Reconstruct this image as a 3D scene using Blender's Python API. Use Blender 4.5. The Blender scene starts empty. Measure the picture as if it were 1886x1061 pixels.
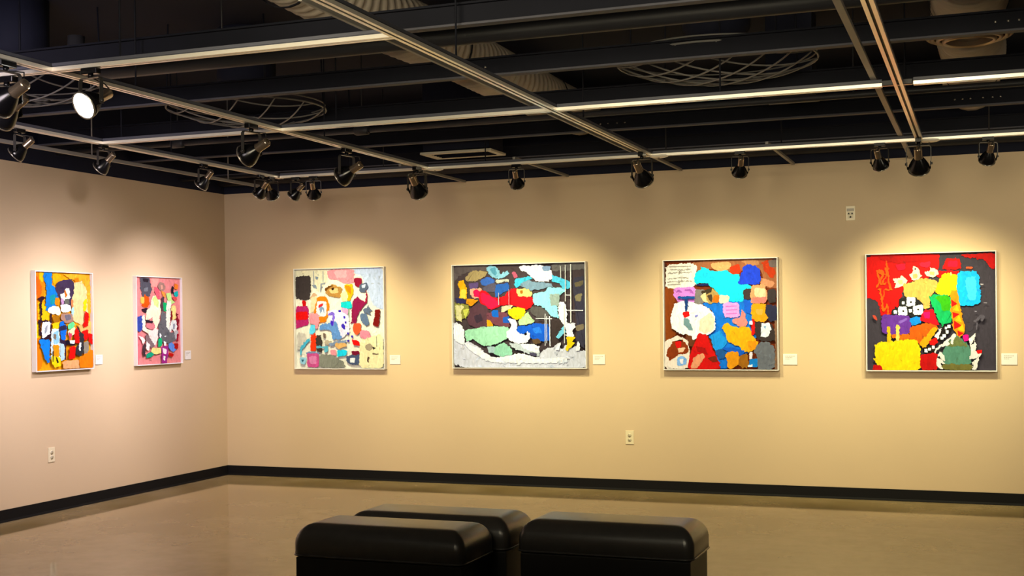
import bpy, bmesh, math, random
from mathutils import Vector, Matrix, noise
random.seed(7)
scene = bpy.context.scene
C = scene.collection
pi = math.pi

# ---------------------------------------------------------------- materials
def lin(h):
    f = lambda v: v/12.92 if v <= 0.04045 else ((v+0.055)/1.055)**2.4
    return tuple(f(int(h[i:i+2], 16)/255) for i in (0, 2, 4))

def mat(name, col, rough=0.5, metal=0.0, spec=0.5, vary=0.0, vscale=8.0, bump=0.0, bscale=60.0, emit=None, estr=0.0, coat=0.0):
    m = bpy.data.materials.new(name); m.use_nodes = True
    nt = m.node_tree; b = nt.nodes['Principled BSDF']
    col = lin(col) if isinstance(col, str) else col
    b.inputs['Base Color'].default_value = (*col, 1)
    b.inputs['Roughness'].default_value = rough
    b.inputs['Metallic'].default_value = metal
    b.inputs['Specular IOR Level'].default_value = spec
    b.inputs['Coat Weight'].default_value = coat
    if emit:
        b.inputs['Emission Color'].default_value = (*emit, 1)
        b.inputs['Emission Strength'].default_value = estr
    if vary or bump:
        tc = nt.nodes.new('ShaderNodeTexCoord')
    if vary:
        n = nt.nodes.new('ShaderNodeTexNoise'); n.inputs['Scale'].default_value = vscale; n.inputs['Detail'].default_value = 6
        r = nt.nodes.new('ShaderNodeMapRange'); r.inputs['To Min'].default_value = 1-vary; r.inputs['To Max'].default_value = 1+vary
        x = nt.nodes.new('ShaderNodeMix'); x.data_type = 'RGBA'; x.blend_type = 'MULTIPLY'; x.inputs['Factor'].default_value = 1
        x.inputs['A'].default_value = (*col, 1)
        nt.links.new(tc.outputs['Object'], n.inputs['Vector']); nt.links.new(n.outputs['Fac'], r.inputs['Value'])
        nt.links.new(r.outputs['Result'], x.inputs['B']); nt.links.new(x.outputs['Result'], b.inputs['Base Color'])
    if bump:
        n2 = nt.nodes.new('ShaderNodeTexNoise'); n2.inputs['Scale'].default_value = bscale; n2.inputs['Detail'].default_value = 4
        bp = nt.nodes.new('ShaderNodeBump'); bp.inputs['Strength'].default_value = bump; bp.inputs['Distance'].default_value = 0.004
        nt.links.new(tc.outputs['Object'], n2.inputs['Vector']); nt.links.new(n2.outputs['Fac'], bp.inputs['Height'])
        nt.links.new(bp.outputs['Normal'], b.inputs['Normal'])
    return m

M_wall = mat('wall_paint', (0.61, 0.476, 0.315), 0.75, spec=0.2, vary=0.02, vscale=3, bump=0.08, bscale=220)
M_black = mat('black_ceiling_paint', (0.011, 0.0125, 0.025), 0.8, spec=0.15, vary=0.25, vscale=1.5)
M_beam = mat('beam_paint', (0.009, 0.0098, 0.016), 0.65, spec=0.12, vary=0.2, vscale=5)
M_flange = mat('beam_flange_lit', (0.085, 0.085, 0.105), 0.6, spec=0.2, vary=0.2, vscale=5)  # lighter than the web: bounce light from below put into the colour
M_pipe = mat('pipe_paint', (0.022, 0.022, 0.026), 0.5, spec=0.3, vary=0.2, vscale=6)
M_baseboard = mat('baseboard_vinyl', (0.006, 0.006, 0.007), 0.6, spec=0.12)
M_track = mat('track_aluminium', (0.95, 0.90, 0.80), 0.3, metal=0.55, spec=0.5)
M_channel = mat('channel_grey', (0.075, 0.078, 0.10), 0.45, spec=0.3)
M_slot = mat('track_slot', (0.02, 0.016, 0.01), 0.6)
M_strut = mat('strut_grey', (0.24, 0.225, 0.205), 0.5, vary=0.1)
M_lampblk = mat('lamp_black', (0.004, 0.004, 0.005), 0.22, spec=0.35)
M_yoke = mat('lamp_yoke', (0.03, 0.028, 0.026), 0.35, spec=0.4)
M_socket = mat('lamp_socket_sheen', (0.42, 0.33, 0.24), 0.22, metal=0.85)  # gold reflections on the black gloss neck put into the colour
M_rim = mat('lamp_rim', (0.45, 0.42, 0.38), 0.25, metal=0.8)
M_lens = mat('lamp_lens', (0.9, 0.88, 0.8), 0.4, emit=(1.0, 0.95, 0.80), estr=9.0)
M_lens_hot = mat('lamp_lens_bright', (0.9, 0.88, 0.8), 0.4, emit=(1.0, 0.97, 0.86), estr=30.0)
M_rubber = mat('cord_rubber', (0.01, 0.01, 0.01), 0.5)
M_frame = mat('frame_cream', (0.72, 0.72, 0.74), 0.5)
M_cside = mat('canvas_edge_shaded', (0.5, 0.48, 0.46), 0.7)  # greyed down: shade on the canvas sides put into the colour
M_card = mat('card_white', (0.72, 0.72, 0.72), 0.6)
M_ink = mat('card_ink', (0.42, 0.40, 0.36), 0.7)
M_plate = mat('plate_ivory', (0.74, 0.66, 0.46), 0.35)
M_recept = mat('receptacle_ivory', (0.62, 0.56, 0.40), 0.4)
M_hole = mat('socket_hole', (0.02, 0.018, 0.01), 0.6)
M_window = mat('grey_window', (0.22, 0.19, 0.13), 0.3)
M_duct = mat('duct_wrap', (0.50, 0.43, 0.36), 0.7, vary=0.18, vscale=9, bump=0.5, bscale=14)
M_collar = mat('duct_collar', (0.42, 0.31, 0.22), 0.35, metal=0.5)
M_diff = mat('diffuser_paint', (0.50, 0.46, 0.37), 0.5)
M_wire = mat('guard_wire', (0.18, 0.172, 0.165), 0.45, spec=0.3)
M_plug = mat('guard_rust', (0.13, 0.05, 0.03), 0.6)
M_leather = mat('bench_leather', (0.055, 0.053, 0.052), 0.31, spec=0.95, vary=0.25, vscale=22, bump=0.12, bscale=160)
M_benchbase = mat('bench_base', (0.012, 0.011, 0.011), 0.5)
M_white_cover = mat('connector_cover', (0.80, 0.76, 0.66), 0.4)

# polished concrete floor
M_floor = bpy.data.materials.new('polished_concrete'); M_floor.use_nodes = True
nt = M_floor.node_tree; b = nt.nodes['Principled BSDF']
tc = nt.nodes.new('ShaderNodeTexCoord')
n1 = nt.nodes.new('ShaderNodeTexNoise'); n1.inputs['Scale'].default_value = 1.6; n1.inputs['Detail'].default_value = 9; n1.inputs['Roughness'].default_value = 0.62
cr = nt.nodes.new('ShaderNodeValToRGB')
cr.color_ramp.elements[0].position = 0.3; cr.color_ramp.elements[0].color = (0.27, 0.195, 0.075, 1)
cr.color_ramp.elements[1].position = 0.72; cr.color_ramp.elements[1].color = (0.47, 0.36, 0.20, 1)
nt.links.new(tc.outputs['Object'], n1.inputs['Vector']); nt.links.new(n1.outputs['Fac'], cr.inputs['Fac']); nt.links.new(cr.outputs['Color'], b.inputs['Base Color'])
n2 = nt.nodes.new('ShaderNodeTexNoise'); n2.inputs['Scale'].default_value = 3.0; n2.inputs['Detail'].default_value = 5
mr = nt.nodes.new('ShaderNodeMapRange'); mr.inputs['To Min'].default_value = 0.03; mr.inputs['To Max'].default_value = 0.09
nt.links.new(tc.outputs['Object'], n2.inputs['Vector']); nt.links.new(n2.outputs['Fac'], mr.inputs['Value']); nt.links.new(mr.outputs['Result'], b.inputs['Roughness'])
b.inputs['IOR'].default_value = 1.55

# painted canvas: colour of each patch comes from the mesh, brush grain from noise
M_paint = bpy.data.materials.new('acrylic_paint'); M_paint.use_nodes = True
nt = M_paint.node_tree; b = nt.nodes['Principled BSDF']; b.inputs['Roughness'].default_value = 0.6; b.inputs['Specular IOR Level'].default_value = 0.12
at = nt.nodes.new('ShaderNodeVertexColor'); at.layer_name = 'paint'
tc = nt.nodes.new('ShaderNodeTexCoord')
mp = nt.nodes.new('ShaderNodeMapping'); mp.inputs['Scale'].default_value = (1, 1, 0.45)
n1 = nt.nodes.new('ShaderNodeTexNoise'); n1.inputs['Scale'].default_value = 38; n1.inputs['Detail'].default_value = 5; n1.inputs['Distortion'].default_value = 1.2
mr = nt.nodes.new('ShaderNodeMapRange'); mr.inputs['From Min'].default_value = .25; mr.inputs['From Max'].default_value = .75; mr.inputs['To Min'].default_value = 0.78; mr.inputs['To Max'].default_value = 1.12
x = nt.nodes.new('ShaderNodeMix'); x.data_type = 'RGBA'; x.blend_type = 'MULTIPLY'; x.inputs['Factor'].default_value = 1
nt.links.new(tc.outputs['Object'], mp.inputs['Vector']); nt.links.new(mp.outputs['Vector'], n1.inputs['Vector']); nt.links.new(n1.outputs['Fac'], mr.inputs['Value'])
nt.links.new(at.outputs['Color'], x.inputs['A']); nt.links.new(mr.outputs['Result'], x.inputs['B']); nt.links.new(x.outputs['Result'], b.inputs['Base Color'])
bp = nt.nodes.new('ShaderNodeBump'); bp.inputs['Strength'].default_value = 0.25; bp.inputs['Distance'].default_value = 0.002
nt.links.new(n1.outputs['Fac'], bp.inputs['Height']); nt.links.new(bp.outputs['Normal'], b.inputs['Normal'])

# ---------------------------------------------------------------- mesh helpers
def box(bm, a, b_, mi=0, bevel=0.0):
    lo = Vector((min(a[i], b_[i]) for i in range(3))); hi = Vector((max(a[i], b_[i]) for i in range(3)))
    r = bmesh.ops.create_cube(bm, size=1.0)
    for v in r['verts']:
        v.co = Vector(((v.co[i]+.5)*(hi[i]-lo[i])+lo[i] for i in range(3)))
    fs = set(f for v in r['verts'] for f in v.link_faces)
    for f in fs: f.material_index = mi
    if bevel:
        es = set(e for v in r['verts'] for e in v.link_edges)
        rb = bmesh.ops.bevel(bm, geom=list(es), offset=bevel, segments=2, profile=0.5, affect='EDGES')
        for f in rb['faces']: f.material_index = mi
    return r['verts']

def frame_of(d):
    d = d.normalized(); u = d.cross(Vector((0, 0, 1)))
    if u.length < 1e-4: u = d.cross(Vector((0, 1, 0)))
    u.normalize(); return u, u.cross(d).normalized()

def tube(bm, pts, r, seg=10, mi=0, caps=True):
    pts = [Vector(p) for p in pts]; rings = []
    for i, p in enumerate(pts):
        d = (pts[min(i+1, len(pts)-1)]-pts[max(i-1, 0)])
        if i == 0: u, w = frame_of(d)
        else:
            dn = d.normalized(); u = (u-dn*u.dot(dn)).normalized(); w = u.cross(dn)
        rr = r[i] if isinstance(r, (list, tuple)) else r
        rings.append([bm.verts.new(p+(u*math.cos(2*pi*k/seg)+w*math.sin(2*pi*k/seg))*rr) for k in range(seg)])
    for a, c in zip(rings, rings[1:]):
        for k in range(seg):
            f = bm.faces.new((a[k], a[(k+1) % seg], c[(k+1) % seg], c[k])); f.smooth = True; f.material_index = mi
    if caps:
        for rg in (rings[0], rings[-1]):
            f = bm.faces.new(rg); f.material_index = mi

def lathe(bm, prof, seg=28, mi=0, M=Matrix()):
    rings = []
    for (r, z) in prof:
        if r < 1e-6: rings.append([bm.verts.new(M @ Vector((0, 0, z)))])
        else: rings.append([bm.verts.new(M @ Vector((r*math.cos(2*pi*k/seg), r*math.sin(2*pi*k/seg), z))) for k in range(seg)])
    for a, c in zip(rings, rings[1:]):
        for k in range(seg):
            k2 = (k+1) % seg
            vs = [a[k % len(a)], a[k2 % len(a)], c[k2 % len(c)], c[k % len(c)]]
            vs = list(dict.fromkeys(vs))
            if len(vs) > 2:
                f = bm.faces.new(vs); f.smooth = True; f.material_index = mi

def prism(bm, prof, axis, s0, s1, mi=0):
    """closed 2-D outline swept along world axis 0 or 1; outline is (other horizontal axis, z)"""
    def P(s, q): return Vector((s, q[0], q[1])) if axis == 0 else Vector((q[0], s, q[1]))
    a = [bm.verts.new(P(s0, q)) for q in prof]; c = [bm.verts.new(P(s1, q)) for q in prof]
    n = len(prof)
    for k in range(n):
        bm.faces.new((a[k], a[(k+1) % n], c[(k+1) % n], c[k])).material_index = mi
    bm.faces.new(a).material_index = mi; bm.faces.new(c).material_index = mi

def make(name, bm, mats, parent=None):
    bmesh.ops.recalc_face_normals(bm, faces=bm.faces)
    me = bpy.data.meshes.new(name); bm.to_mesh(me); bm.free()
    for m in (mats if isinstance(mats, (list, tuple)) else [mats]): me.materials.append(m)
    o = bpy.data.objects.new(name, me); C.objects.link(o)
    if parent: o.parent = parent
    return o

def tag(o, label, cat, group=None, kind=None):
    o['label'] = label; o['category'] = cat
    if group: o['group'] = group
    if kind: o['kind'] = kind
    return o

def thing(name, label, cat, loc=(0, 0, 0), group=None):
    o = bpy.data.objects.new(name, None); C.objects.link(o); o.location = loc; o.empty_display_size = 0.1
    return tag(o, label, cat, group)

def struct(name, bm, mats):
    o = make(name, bm, mats); o['kind'] = 'structure'; return o

def copy_tree(o, parent=None):
    c = o.copy(); C.objects.link(c)
    if parent: c.parent = parent
    for ch in [k for k in bpy.data.objects if k.parent == o and k.type != 'LIGHT']: copy_tree(ch, c)
    return c

NB = bmesh.new
# ---------------------------------------------------------------- the room
XR, YF, HC, HW = 13.5, -14.0, 3.5, 2.75
T = 0.16
bm = NB(); box(bm, (-T, T, -0.2), (XR+T, YF-T, 0)); struct('floor', bm, M_floor)
bm = NB(); box(bm, (-T, T, HC), (XR+T, YF-T, HC+0.15)); struct('ceiling', bm, M_black)
bm = NB(); box(bm, (-T, 0, 0), (XR+T, T, HW), 0); box(bm, (-T, 0.0, HW), (XR+T, T, HC), 1); struct('wall_back', bm, [M_wall, M_black])
bm = NB(); box(bm, (-T, 0, 0), (0, YF, HW), 0); box(bm, (-T, 0, HW), (0, YF, HC), 1); struct('wall_left', bm, [M_wall, M_black])
bm = NB(); box(bm, (XR, 0, 0), (XR+T, YF, HW), 0); box(bm, (XR, 0, HW), (XR+T, YF, HC), 1); struct('wall_right', bm, [M_wall, M_black])
bm = NB(); box(bm, (-T, YF, 0), (XR+T, YF-T, HW), 0); box(bm, (-T, YF, HW), (XR+T, YF-T, HC), 1); struct('wall_front', bm, [M_wall, M_black])
def cove(d): return [(0, 0), (0.013*d, 0), (0.012*d, 0.006), (0.006*d, 0.018), (0.004*d, 0.094), (0, 0.094)]
bm = NB(); prism(bm, cove(-1), 0, 0.0, XR); struct('baseboard_back', bm, M_baseboard)
bm = NB(); prism(bm, cove(1), 1, -0.0, YF); struct('baseboard_left', bm, M_baseboard)
bm = NB(); prism(bm, [(XR+q[0], q[1]) for q in cove(-1)], 1, 0, YF); struct('baseboard_right', bm, M_baseboard)
bm = NB(); prism(bm, [(YF+q[0], q[1]) for q in cove(1)], 0, 0, XR); struct('baseboard_front', bm, M_baseboard)

# ---------------------------------------------------------------- overhead steel: joists, pipes, ducts
def joist(y, z, label, h=0.11, w=0.06):
    t = thing('ceiling_beam', label, 'beam', (6.5, y, z), 'black steel beams under the open ceiling')
    bm = NB(); box(bm, (-6.5, -0.008, 0.012), (XR-6.5, 0.008, h-0.01)); box(bm, (-6.5, -w/2, h-0.01), (XR-6.5, w/2, h)); make('web', bm, M_beam, t)
    bm = NB(); box(bm, (-6.5, -w/2, 0), (XR-6.5, w/2, 0.012), bevel=0.003); make('flange', bm, M_flange, t)
    return t
ZJ = 2.90
joist(-0.23, ZJ, 'black steel ceiling beam closest to the back wall, above its top edge', w=.05)
jb = joist(-1.41, ZJ, 'second black steel ceiling beam out from the back wall, level with the air grille')
joist(-2.56, ZJ, 'black steel ceiling beam hidden behind the middle cross track')
ja = joist(-3.72, ZJ, 'black steel ceiling beam passing in front of the ribbed duct, nearer than the middle cross track')
joist(-4.92, ZJ, 'black steel ceiling beam nearest the viewer, above the bright lit lamp')
# deck seams: long sheets under the slab
def bolts(parent, xs, y, z):
    bm = NB()
    for x in xs:
        lathe(bm, [(0, -0.004), (0.007, -0.003), (0.007, 0.003), (0, 0.004)], 8, 0, Matrix.Translation((x-6.5, y, z)) @ Matrix.Rotation(pi/2, 4, 'X'))
    o = make('bolts', bm, M_rim, parent); o['label'] = 'row of small bright bolt heads'
bolts(ja, (4.16, 4.2, 4.23, 4.27, 7.02, 7.08, 7.13), -0.013, 0.055)
bolts(jb, (4.16, 4.22, 4.27, 4.33, 4.4, 4.46, 6.78, 6.83, 6.88, 6.96, 7.02, 7.07), -0.013, 0.055)

def pipe(label, pts, r, fit=(), mat_=None, hang=()):
    t = thing('ceiling_pipe', label, 'pipe', pts[0])
    o0 = Vector(pts[0])
    bm = NB(); tube(bm, [Vector(p)-o0 for p in pts], r, 14); make('pipe_run', bm, mat_ or M_pipe, t)
    for p in fit:
        bm = NB(); q = Vector(p)-o0
        tube(bm, [q-Vector((0.06, 0, 0)), q-Vector((0.045, 0, 0)), q+Vector((0.045, 0, 0)), q+Vector((0.06, 0, 0))], [r*1.25, r*1.7, r*1.7, r*1.25], 12)
        tube(bm, [q, q+Vector((0, 0, r*2.6))], r*1.1, 10)
        make('coupling', bm, M_pipe, t)
    for x, y, z in hang:
        bm = NB(); tube(bm, [Vector((x, y, z))-o0, Vector((x, y, HC))-o0], 0.005, 6); make('hanger_rod', bm, M_pipe, t)
    return t
pipe('thick dark pipe with an upturned left end, at the top of the ceiling',
     [(2.0, -4.5, 3.18), (2.0, -4.5, 3.06), (2.03, -4.5, 2.99), (2.1, -4.5, 2.96), (13.5, -4.5, 2.96)], 0.05, hang=[(3.0, -4.5, 3.0), (6.0, -4.5, 3.0)])
pipe('thin sprinkler pipe with bulky couplings, just behind the middle cross track',
     [(0.0, -2.36, 2.875), (13.5, -2.36, 2.875)], 0.02, fit=[(1.16, -2.36, 2.875), (2.75, -2.36, 2.875)], hang=[(1.16, -2.36, 2.89), (2.75, -2.36, 2.89), (6.2, -2.36, 2.89)])
pipe('slim dark conduit running just above the track nearest the back wall',
     [(0.0, -0.72, 2.82), (13.5, -0.72, 2.82)], 0.016, hang=[(2.1, -0.72, 2.83), (4.6, -0.72, 2.83), (7.0, -0.72, 2.83)])
pipe('long black pipe hugging the top of the back wall',
     [(0.0, -0.075, 2.86), (13.5, -0.075, 2.86)], 0.045)

def duct(label, x, z, r, y0, y1, collar=None):
    t = thing('flexible_duct', label, 'duct', (x, y0, z), 'wrapped round air ducts')
    bm = NB(); n = int(abs(y1-y0)/0.022); pts = []; rr = []
    for i in range(n+1):
        s = i/n; y = (y1-y0)*s
        pts.append((0.012*math.sin(y*3.1), y, 0.01*math.sin(y*2.3)))
        rr.append(r*(1+0.03*math.cos(2*pi*i/4)+0.015*noise.noise(Vector((x, y*2, 0)))))
    tube(bm, pts, rr, 22); make('duct_wrap', bm, M_duct, t)
    for yy in [y0+(y1-y0)*k/3 for k in (0.5, 1.5, 2.5)]:
        bm = NB()
        lathe(bm, [(r*1.06, -0.012), (r*1.075, -0.012), (r*1.075, 0.012), (r*1.06, 0.012)], 26, 0, Matrix.Translation((0, yy-y0, 0)) @ Matrix.Rotation(pi/2, 4, 'X'))
        tube(bm, [(0, yy-y0, r*1.06), (0, yy-y0, HC-z)], 0.006, 6)
        make('hanging_strap', bm, M_beam, t)
    if collar is not None:
        bm = NB()
        for q, ra in enumerate((1.12, 1.0, 0.84, 0.68)):
            lathe(bm, [(r*ra-0.012, -0.02-0.01*q), (r*ra, -0.03-0.01*q), (r*ra+0.012, -0.02-0.01*q), (r*ra, 0.0)], 30, 0, Matrix.Translation((0, collar-y0, -r*0.85)))
        make('collar', bm, M_collar, t)
    return t
duct('pale ribbed flexible air duct left of the diagonal middle track', 3.72, 3.25, 0.18, -6.0, -0.12)
duct('pale wrapped air duct at the far right above the tracks', 6.89, 3.25, 0.20, -6.0, -0.2, collar=-2.95)

# ceiling air grille
t = thing('air_grille', 'tan rectangular ceiling air grille with dark louvres above the wide dark painting', 'vent', (2.99, -1.05, 2.838))
bm = NB()
X, Y, w = 0.31, 0.17, 0.05
for a, c in (((-X, -Y), (X, -Y+w)), ((-X, Y-w), (X, Y)), ((-X, -Y+w), (-X+w+.03, Y-w)), ((X-w, -Y+w), (X, Y-w))):
    box(bm, (a[0], a[1], 0), (c[0], c[1], 0.02), bevel=0.004)
make('frame', bm, M_diff, t)
for k in range(5):
    bm = NB(); yy = -Y+w+0.02+k*0.05
    r_ = box(bm, (-X+0.08, yy-0.018, 0.008), (X-w, yy+0.018, 0.011))
    bmesh.ops.rotate(bm, verts=r_, cent=(0, yy, 0.01), matrix=Matrix.Rotation(0.6, 3, 'X')); make('louvre', bm, M_black if k % 2 else M_beam, t)
bm = NB(); box(bm, (-X+.02, -Y+.02, 0.03), (X-.02, Y-.02, HC-2.838)); make('plenum_box', bm, M_black, t)
t = thing('speaker_plate', 'dark flat ceiling plate between two beams, right of the diagonal middle track', 'plate', (5.77, -2.02, 2.93))
bm = NB(); box(bm, (-0.17, -0.14, 0), (0.17, 0.14, 0.015), bevel=0.004); make('face', bm, M_pipe, t)
bm = NB(); box(bm, (-0.15, -0.12, 0.015), (0.15, 0.12, HC-2.93+.003)); make('housing', bm, M_black, t)

# wire guards
def guard(label, x, y, z, R, step=0.17, ang=45, depth=0.1):
    t = thing('wire_guard', label, 'wire guard', (x, y, z), 'round wire guards under the ceiling')
    wr = 0.005
    bm = NB(); N = 48
    tube(bm, [(R*math.cos(2*pi*k/N), R*math.sin(2*pi*k/N), 0) for k in range(N+1)], wr*1.3, 6, caps=False)
    tube(bm, [(R*.985*math.cos(2*pi*k/N), R*.985*math.sin(2*pi*k/N), 0.035) for k in range(N+1)], wr, 6, caps=False)
    make('rim', bm, M_wire, t)
    for fam in (0, 1):
        a = math.radians(ang+90*fam); d = Vector((math.cos(a), math.sin(a), 0)); p = Vector((-d.y, d.x, 0))
        k = int(R/step)
        for i in range(-k, k+1):
            s = i*step; L = math.sqrt(max(R*R-s*s, 0))
            if L < 0.06: continue
            bm = NB(); pts = []
            for j in range(17):
                q = -L+2*L*j/16; rho = math.sqrt(q*q+s*s)/R
                pts.append(d*q+p*s+Vector((0, 0, -depth*(1-rho**2.4)-0.004*fam)))
            tube(bm, pts, wr, 6); make('wire', bm, M_wire, t)
    for k in range(4):
        a = pi/4+k*pi/2
        bm = NB(); tube(bm, [(R*math.cos(a), R*math.sin(a), 0), (R*math.cos(a)*.97, R*math.sin(a)*.97, HC-z)], 0.006, 6); make('hanger_rod', bm, M_beam, t)
    bm = NB(); lathe(bm, [(0, 0.12), (0.16, 0.12), (0.2, 0.2), (0.2, HC-z), (0, HC-z)], 24); make('lamp_housing', bm, M_black, t)
    return t
guard('large round wire guard seen from below, right of the diagonal middle track', 5.50, -3.16, 2.99, 0.58, step=0.16)
guard('round wire guard half hidden behind the long left track', 2.22, -3.04, 2.96, 0.54, step=0.22, ang=52)
guard('round wire guard at the far left beside the bright lit lamp', 1.38, -4.31, 2.97, 0.50, step=0.2, ang=84)

# ---------------------------------------------------------------- lighting tracks
ZB, HT = 2.70, 0.037          # underside of the track grid
XA, XB, XC, XD = 1.42, 2.80, 4.63, 6.545
Y1, Y2, Y3 = -1.335, -3.565, -5.635
HWID = 0.024
def track(label, axis, c, s0, s1, hangers=()):
    mid = (s0+s1)/2
    loc = (mid, c, ZB) if axis == 0 else (c, mid, ZB)
    t = thing('lighting_track', label, 'lighting track', loc, 'ceiling lighting tracks')
    L = abs(s1-s0)/2
    w = HWID
    def P(bm, pr, mi=0): prism(bm, pr, axis, -L, L, mi)
    bm = NB()
    P(bm, [(-w, 0), (-0.0065, 0), (-0.0065, 0.004), (-w+.003, 0.004), (-w+.003, 0.0145), (w-.003, 0.0145), (w-.003, 0.004), (0.0065, 0.004), (0.0065, 0), (w, 0), (w, 0.0175), (-w, 0.0175)])
    make('rail', bm, M_track, t)
    bm = NB(); P(bm, [(-0.015, 0.0146), (-0.015, 0.011), (0.015, 0.011), (0.015, 0.0146)]); make('slot_liner', bm, M_slot, t)
    bm = NB(); P(bm, [(-w+.008, 0.0175), (w-.008, 0.0175), (w-.008, 0.0225), (w-.002, 0.0225), (w-.002, HT), (-w+.002, HT), (-w+.002, 0.0225), (-w+.008, 0.0225)]); make('support_channel', bm, M_channel, t)
    for h in hangers:
        q = h-mid
        bm = NB(); p = (q, 0, HT) if axis == 0 else (0, q, HT); p2 = (p[0], p[1], HC-ZB)
        tube(bm, [p, p2], 0.005, 6)
        make('hanger_rod', bm, M_beam, t)
    return t
e = HWID
track('long white lighting track parallel to the left wall, closest to it', 1, XA, -1.28, -8.6, (-2.8, -5.2, -7.6))
track('long white lighting track parallel to the left wall, second out from it', 1, XB, Y1-e, -8.6, (-3.0, -5.0, -7.6))
track('diagonal white track with a dark slot, over the wide dark painting', 1, XC, Y1-e, -8.6, (-3.0, -5.0, -7.6))
track('white track with a dark slot at the right, over the red and black painting', 1, XD, Y1-e, -8.6, (-3.0, -5.0, -7.6))
track('long white cross track nearest the back wall carrying most of the lamps', 0, Y1, XA+e+.01, 9.4, (2.1, 3.3, 5.6, 8.0))
track('middle cross track piece between the two left tracks', 0, Y2, XA+e, XB-e, (1.58,))
track('middle cross track piece left of the diagonal middle track', 0, Y2, XB+e, XC-e, (3.2,))
track('middle cross track piece right of the diagonal middle track', 0, Y2, XC+e, XD-e-.06, (5.6,))
track('middle cross track piece at the far right edge', 0, Y2, XD+e+.05, 9.4, (8.0,))
track('front cross track piece at the left edge of the ceiling', 0, Y3, XA+e, XB-e, (2.1,))
track('front cross track piece holding the bright lit lamp', 0, Y3, XB+e, XC-e, (3.2,))
bm = NB(); box(bm, (-.07, -.018, 0.004), (.1, .018, HT-.004), bevel=.003)
o = make('track_coupler', bm, M_lampblk); o.location = (XD-.03, Y2, ZB); o.parent = None
tag(o, 'black coupler joining the middle cross track to the right slotted track', 'track connector')
for v in o.data.vertices:
    pass

# struts resting on the tracks, running to the wall
def strut(label, x, y0, y1, z=ZB+HT, w=0.012):
    bm = NB(); box(bm, (-w, 0, 0), (w, y1-y0, 0.02), bevel=0.002)
    o = make('support_bar', bm, M_strut); o.location = (x, y0, z)
    tag(o, label, 'support bar', 'grey support bars under the ceiling')
strut('short grey bar to the wall, over the gap between the cream and dark paintings', 2.57, Y1-0.03, -0.03)
strut('short grey bar from the back track to the wall, over the wide dark painting', 3.55, Y1-0.03, -0.03)
strut('short grey bar to the wall beside the end of the diagonal middle track', 4.56, Y1-0.03, -0.03)
strut('short grey bar from the back track to the wall, over the blue and brown painting', 5.50, Y1-0.03, -0.03)
strut('long grey bar running beside the right slotted track', 6.42, -6.2, -0.03, w=0.016)
strut('long thin grey bar alongside the diagonal middle track', 4.49, -6.2, -1.2, w=0.009)
bm = NB(); box(bm, (-0.014, 0, 0), (0.014, 7.9, 0.025), bevel=.002)
for yy in (0.8, 3.2, 5.6, 7.4): tube(bm, [(0, yy, 0.02), (0, yy, HC-ZB-HT+.003)], 0.005, 6)
o = make('support_bar', bm, M_strut); o.location = (0.71, -8.4, ZB+HT)
tag(o, 'long grey bar between the left wall and the first track', 'support bar', 'grey support bars under the ceiling')

# round white connector covers where tracks meet
def cover(x, y, label, flip=1):
    t = thing('track_connector', label, 'track connector', (x, y, ZB+.005), 'round connector covers at track joints')
    bm = NB(); lathe(bm, [(0, -0.016), (0.04, -0.016), (0.055, -0.01), (0.058, 0), (0, 0)], 24, 0, Matrix.Translation((0.065, 0, 0)) @ Matrix.Scale(1.25, 4, (1, 0, 0))); make('cover', bm, M_white_cover, t)
    bm = NB(); lathe(bm, [(0, -0.022), (0.007, -0.022), (0.007, -0.015), (0, -0.015)], 10, 0, Matrix.Translation((0.065, 0, 0))); o = make('screw', bm, M_rim, t)
cover(XB, Y1, 'white oval cover where the second long track meets the back cross track')
cover(XC, Y1, 'white oval cover where the diagonal middle track meets the back cross track')
cover(XD, Y1, 'white oval cover where the right slotted track meets the back cross track')

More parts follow.
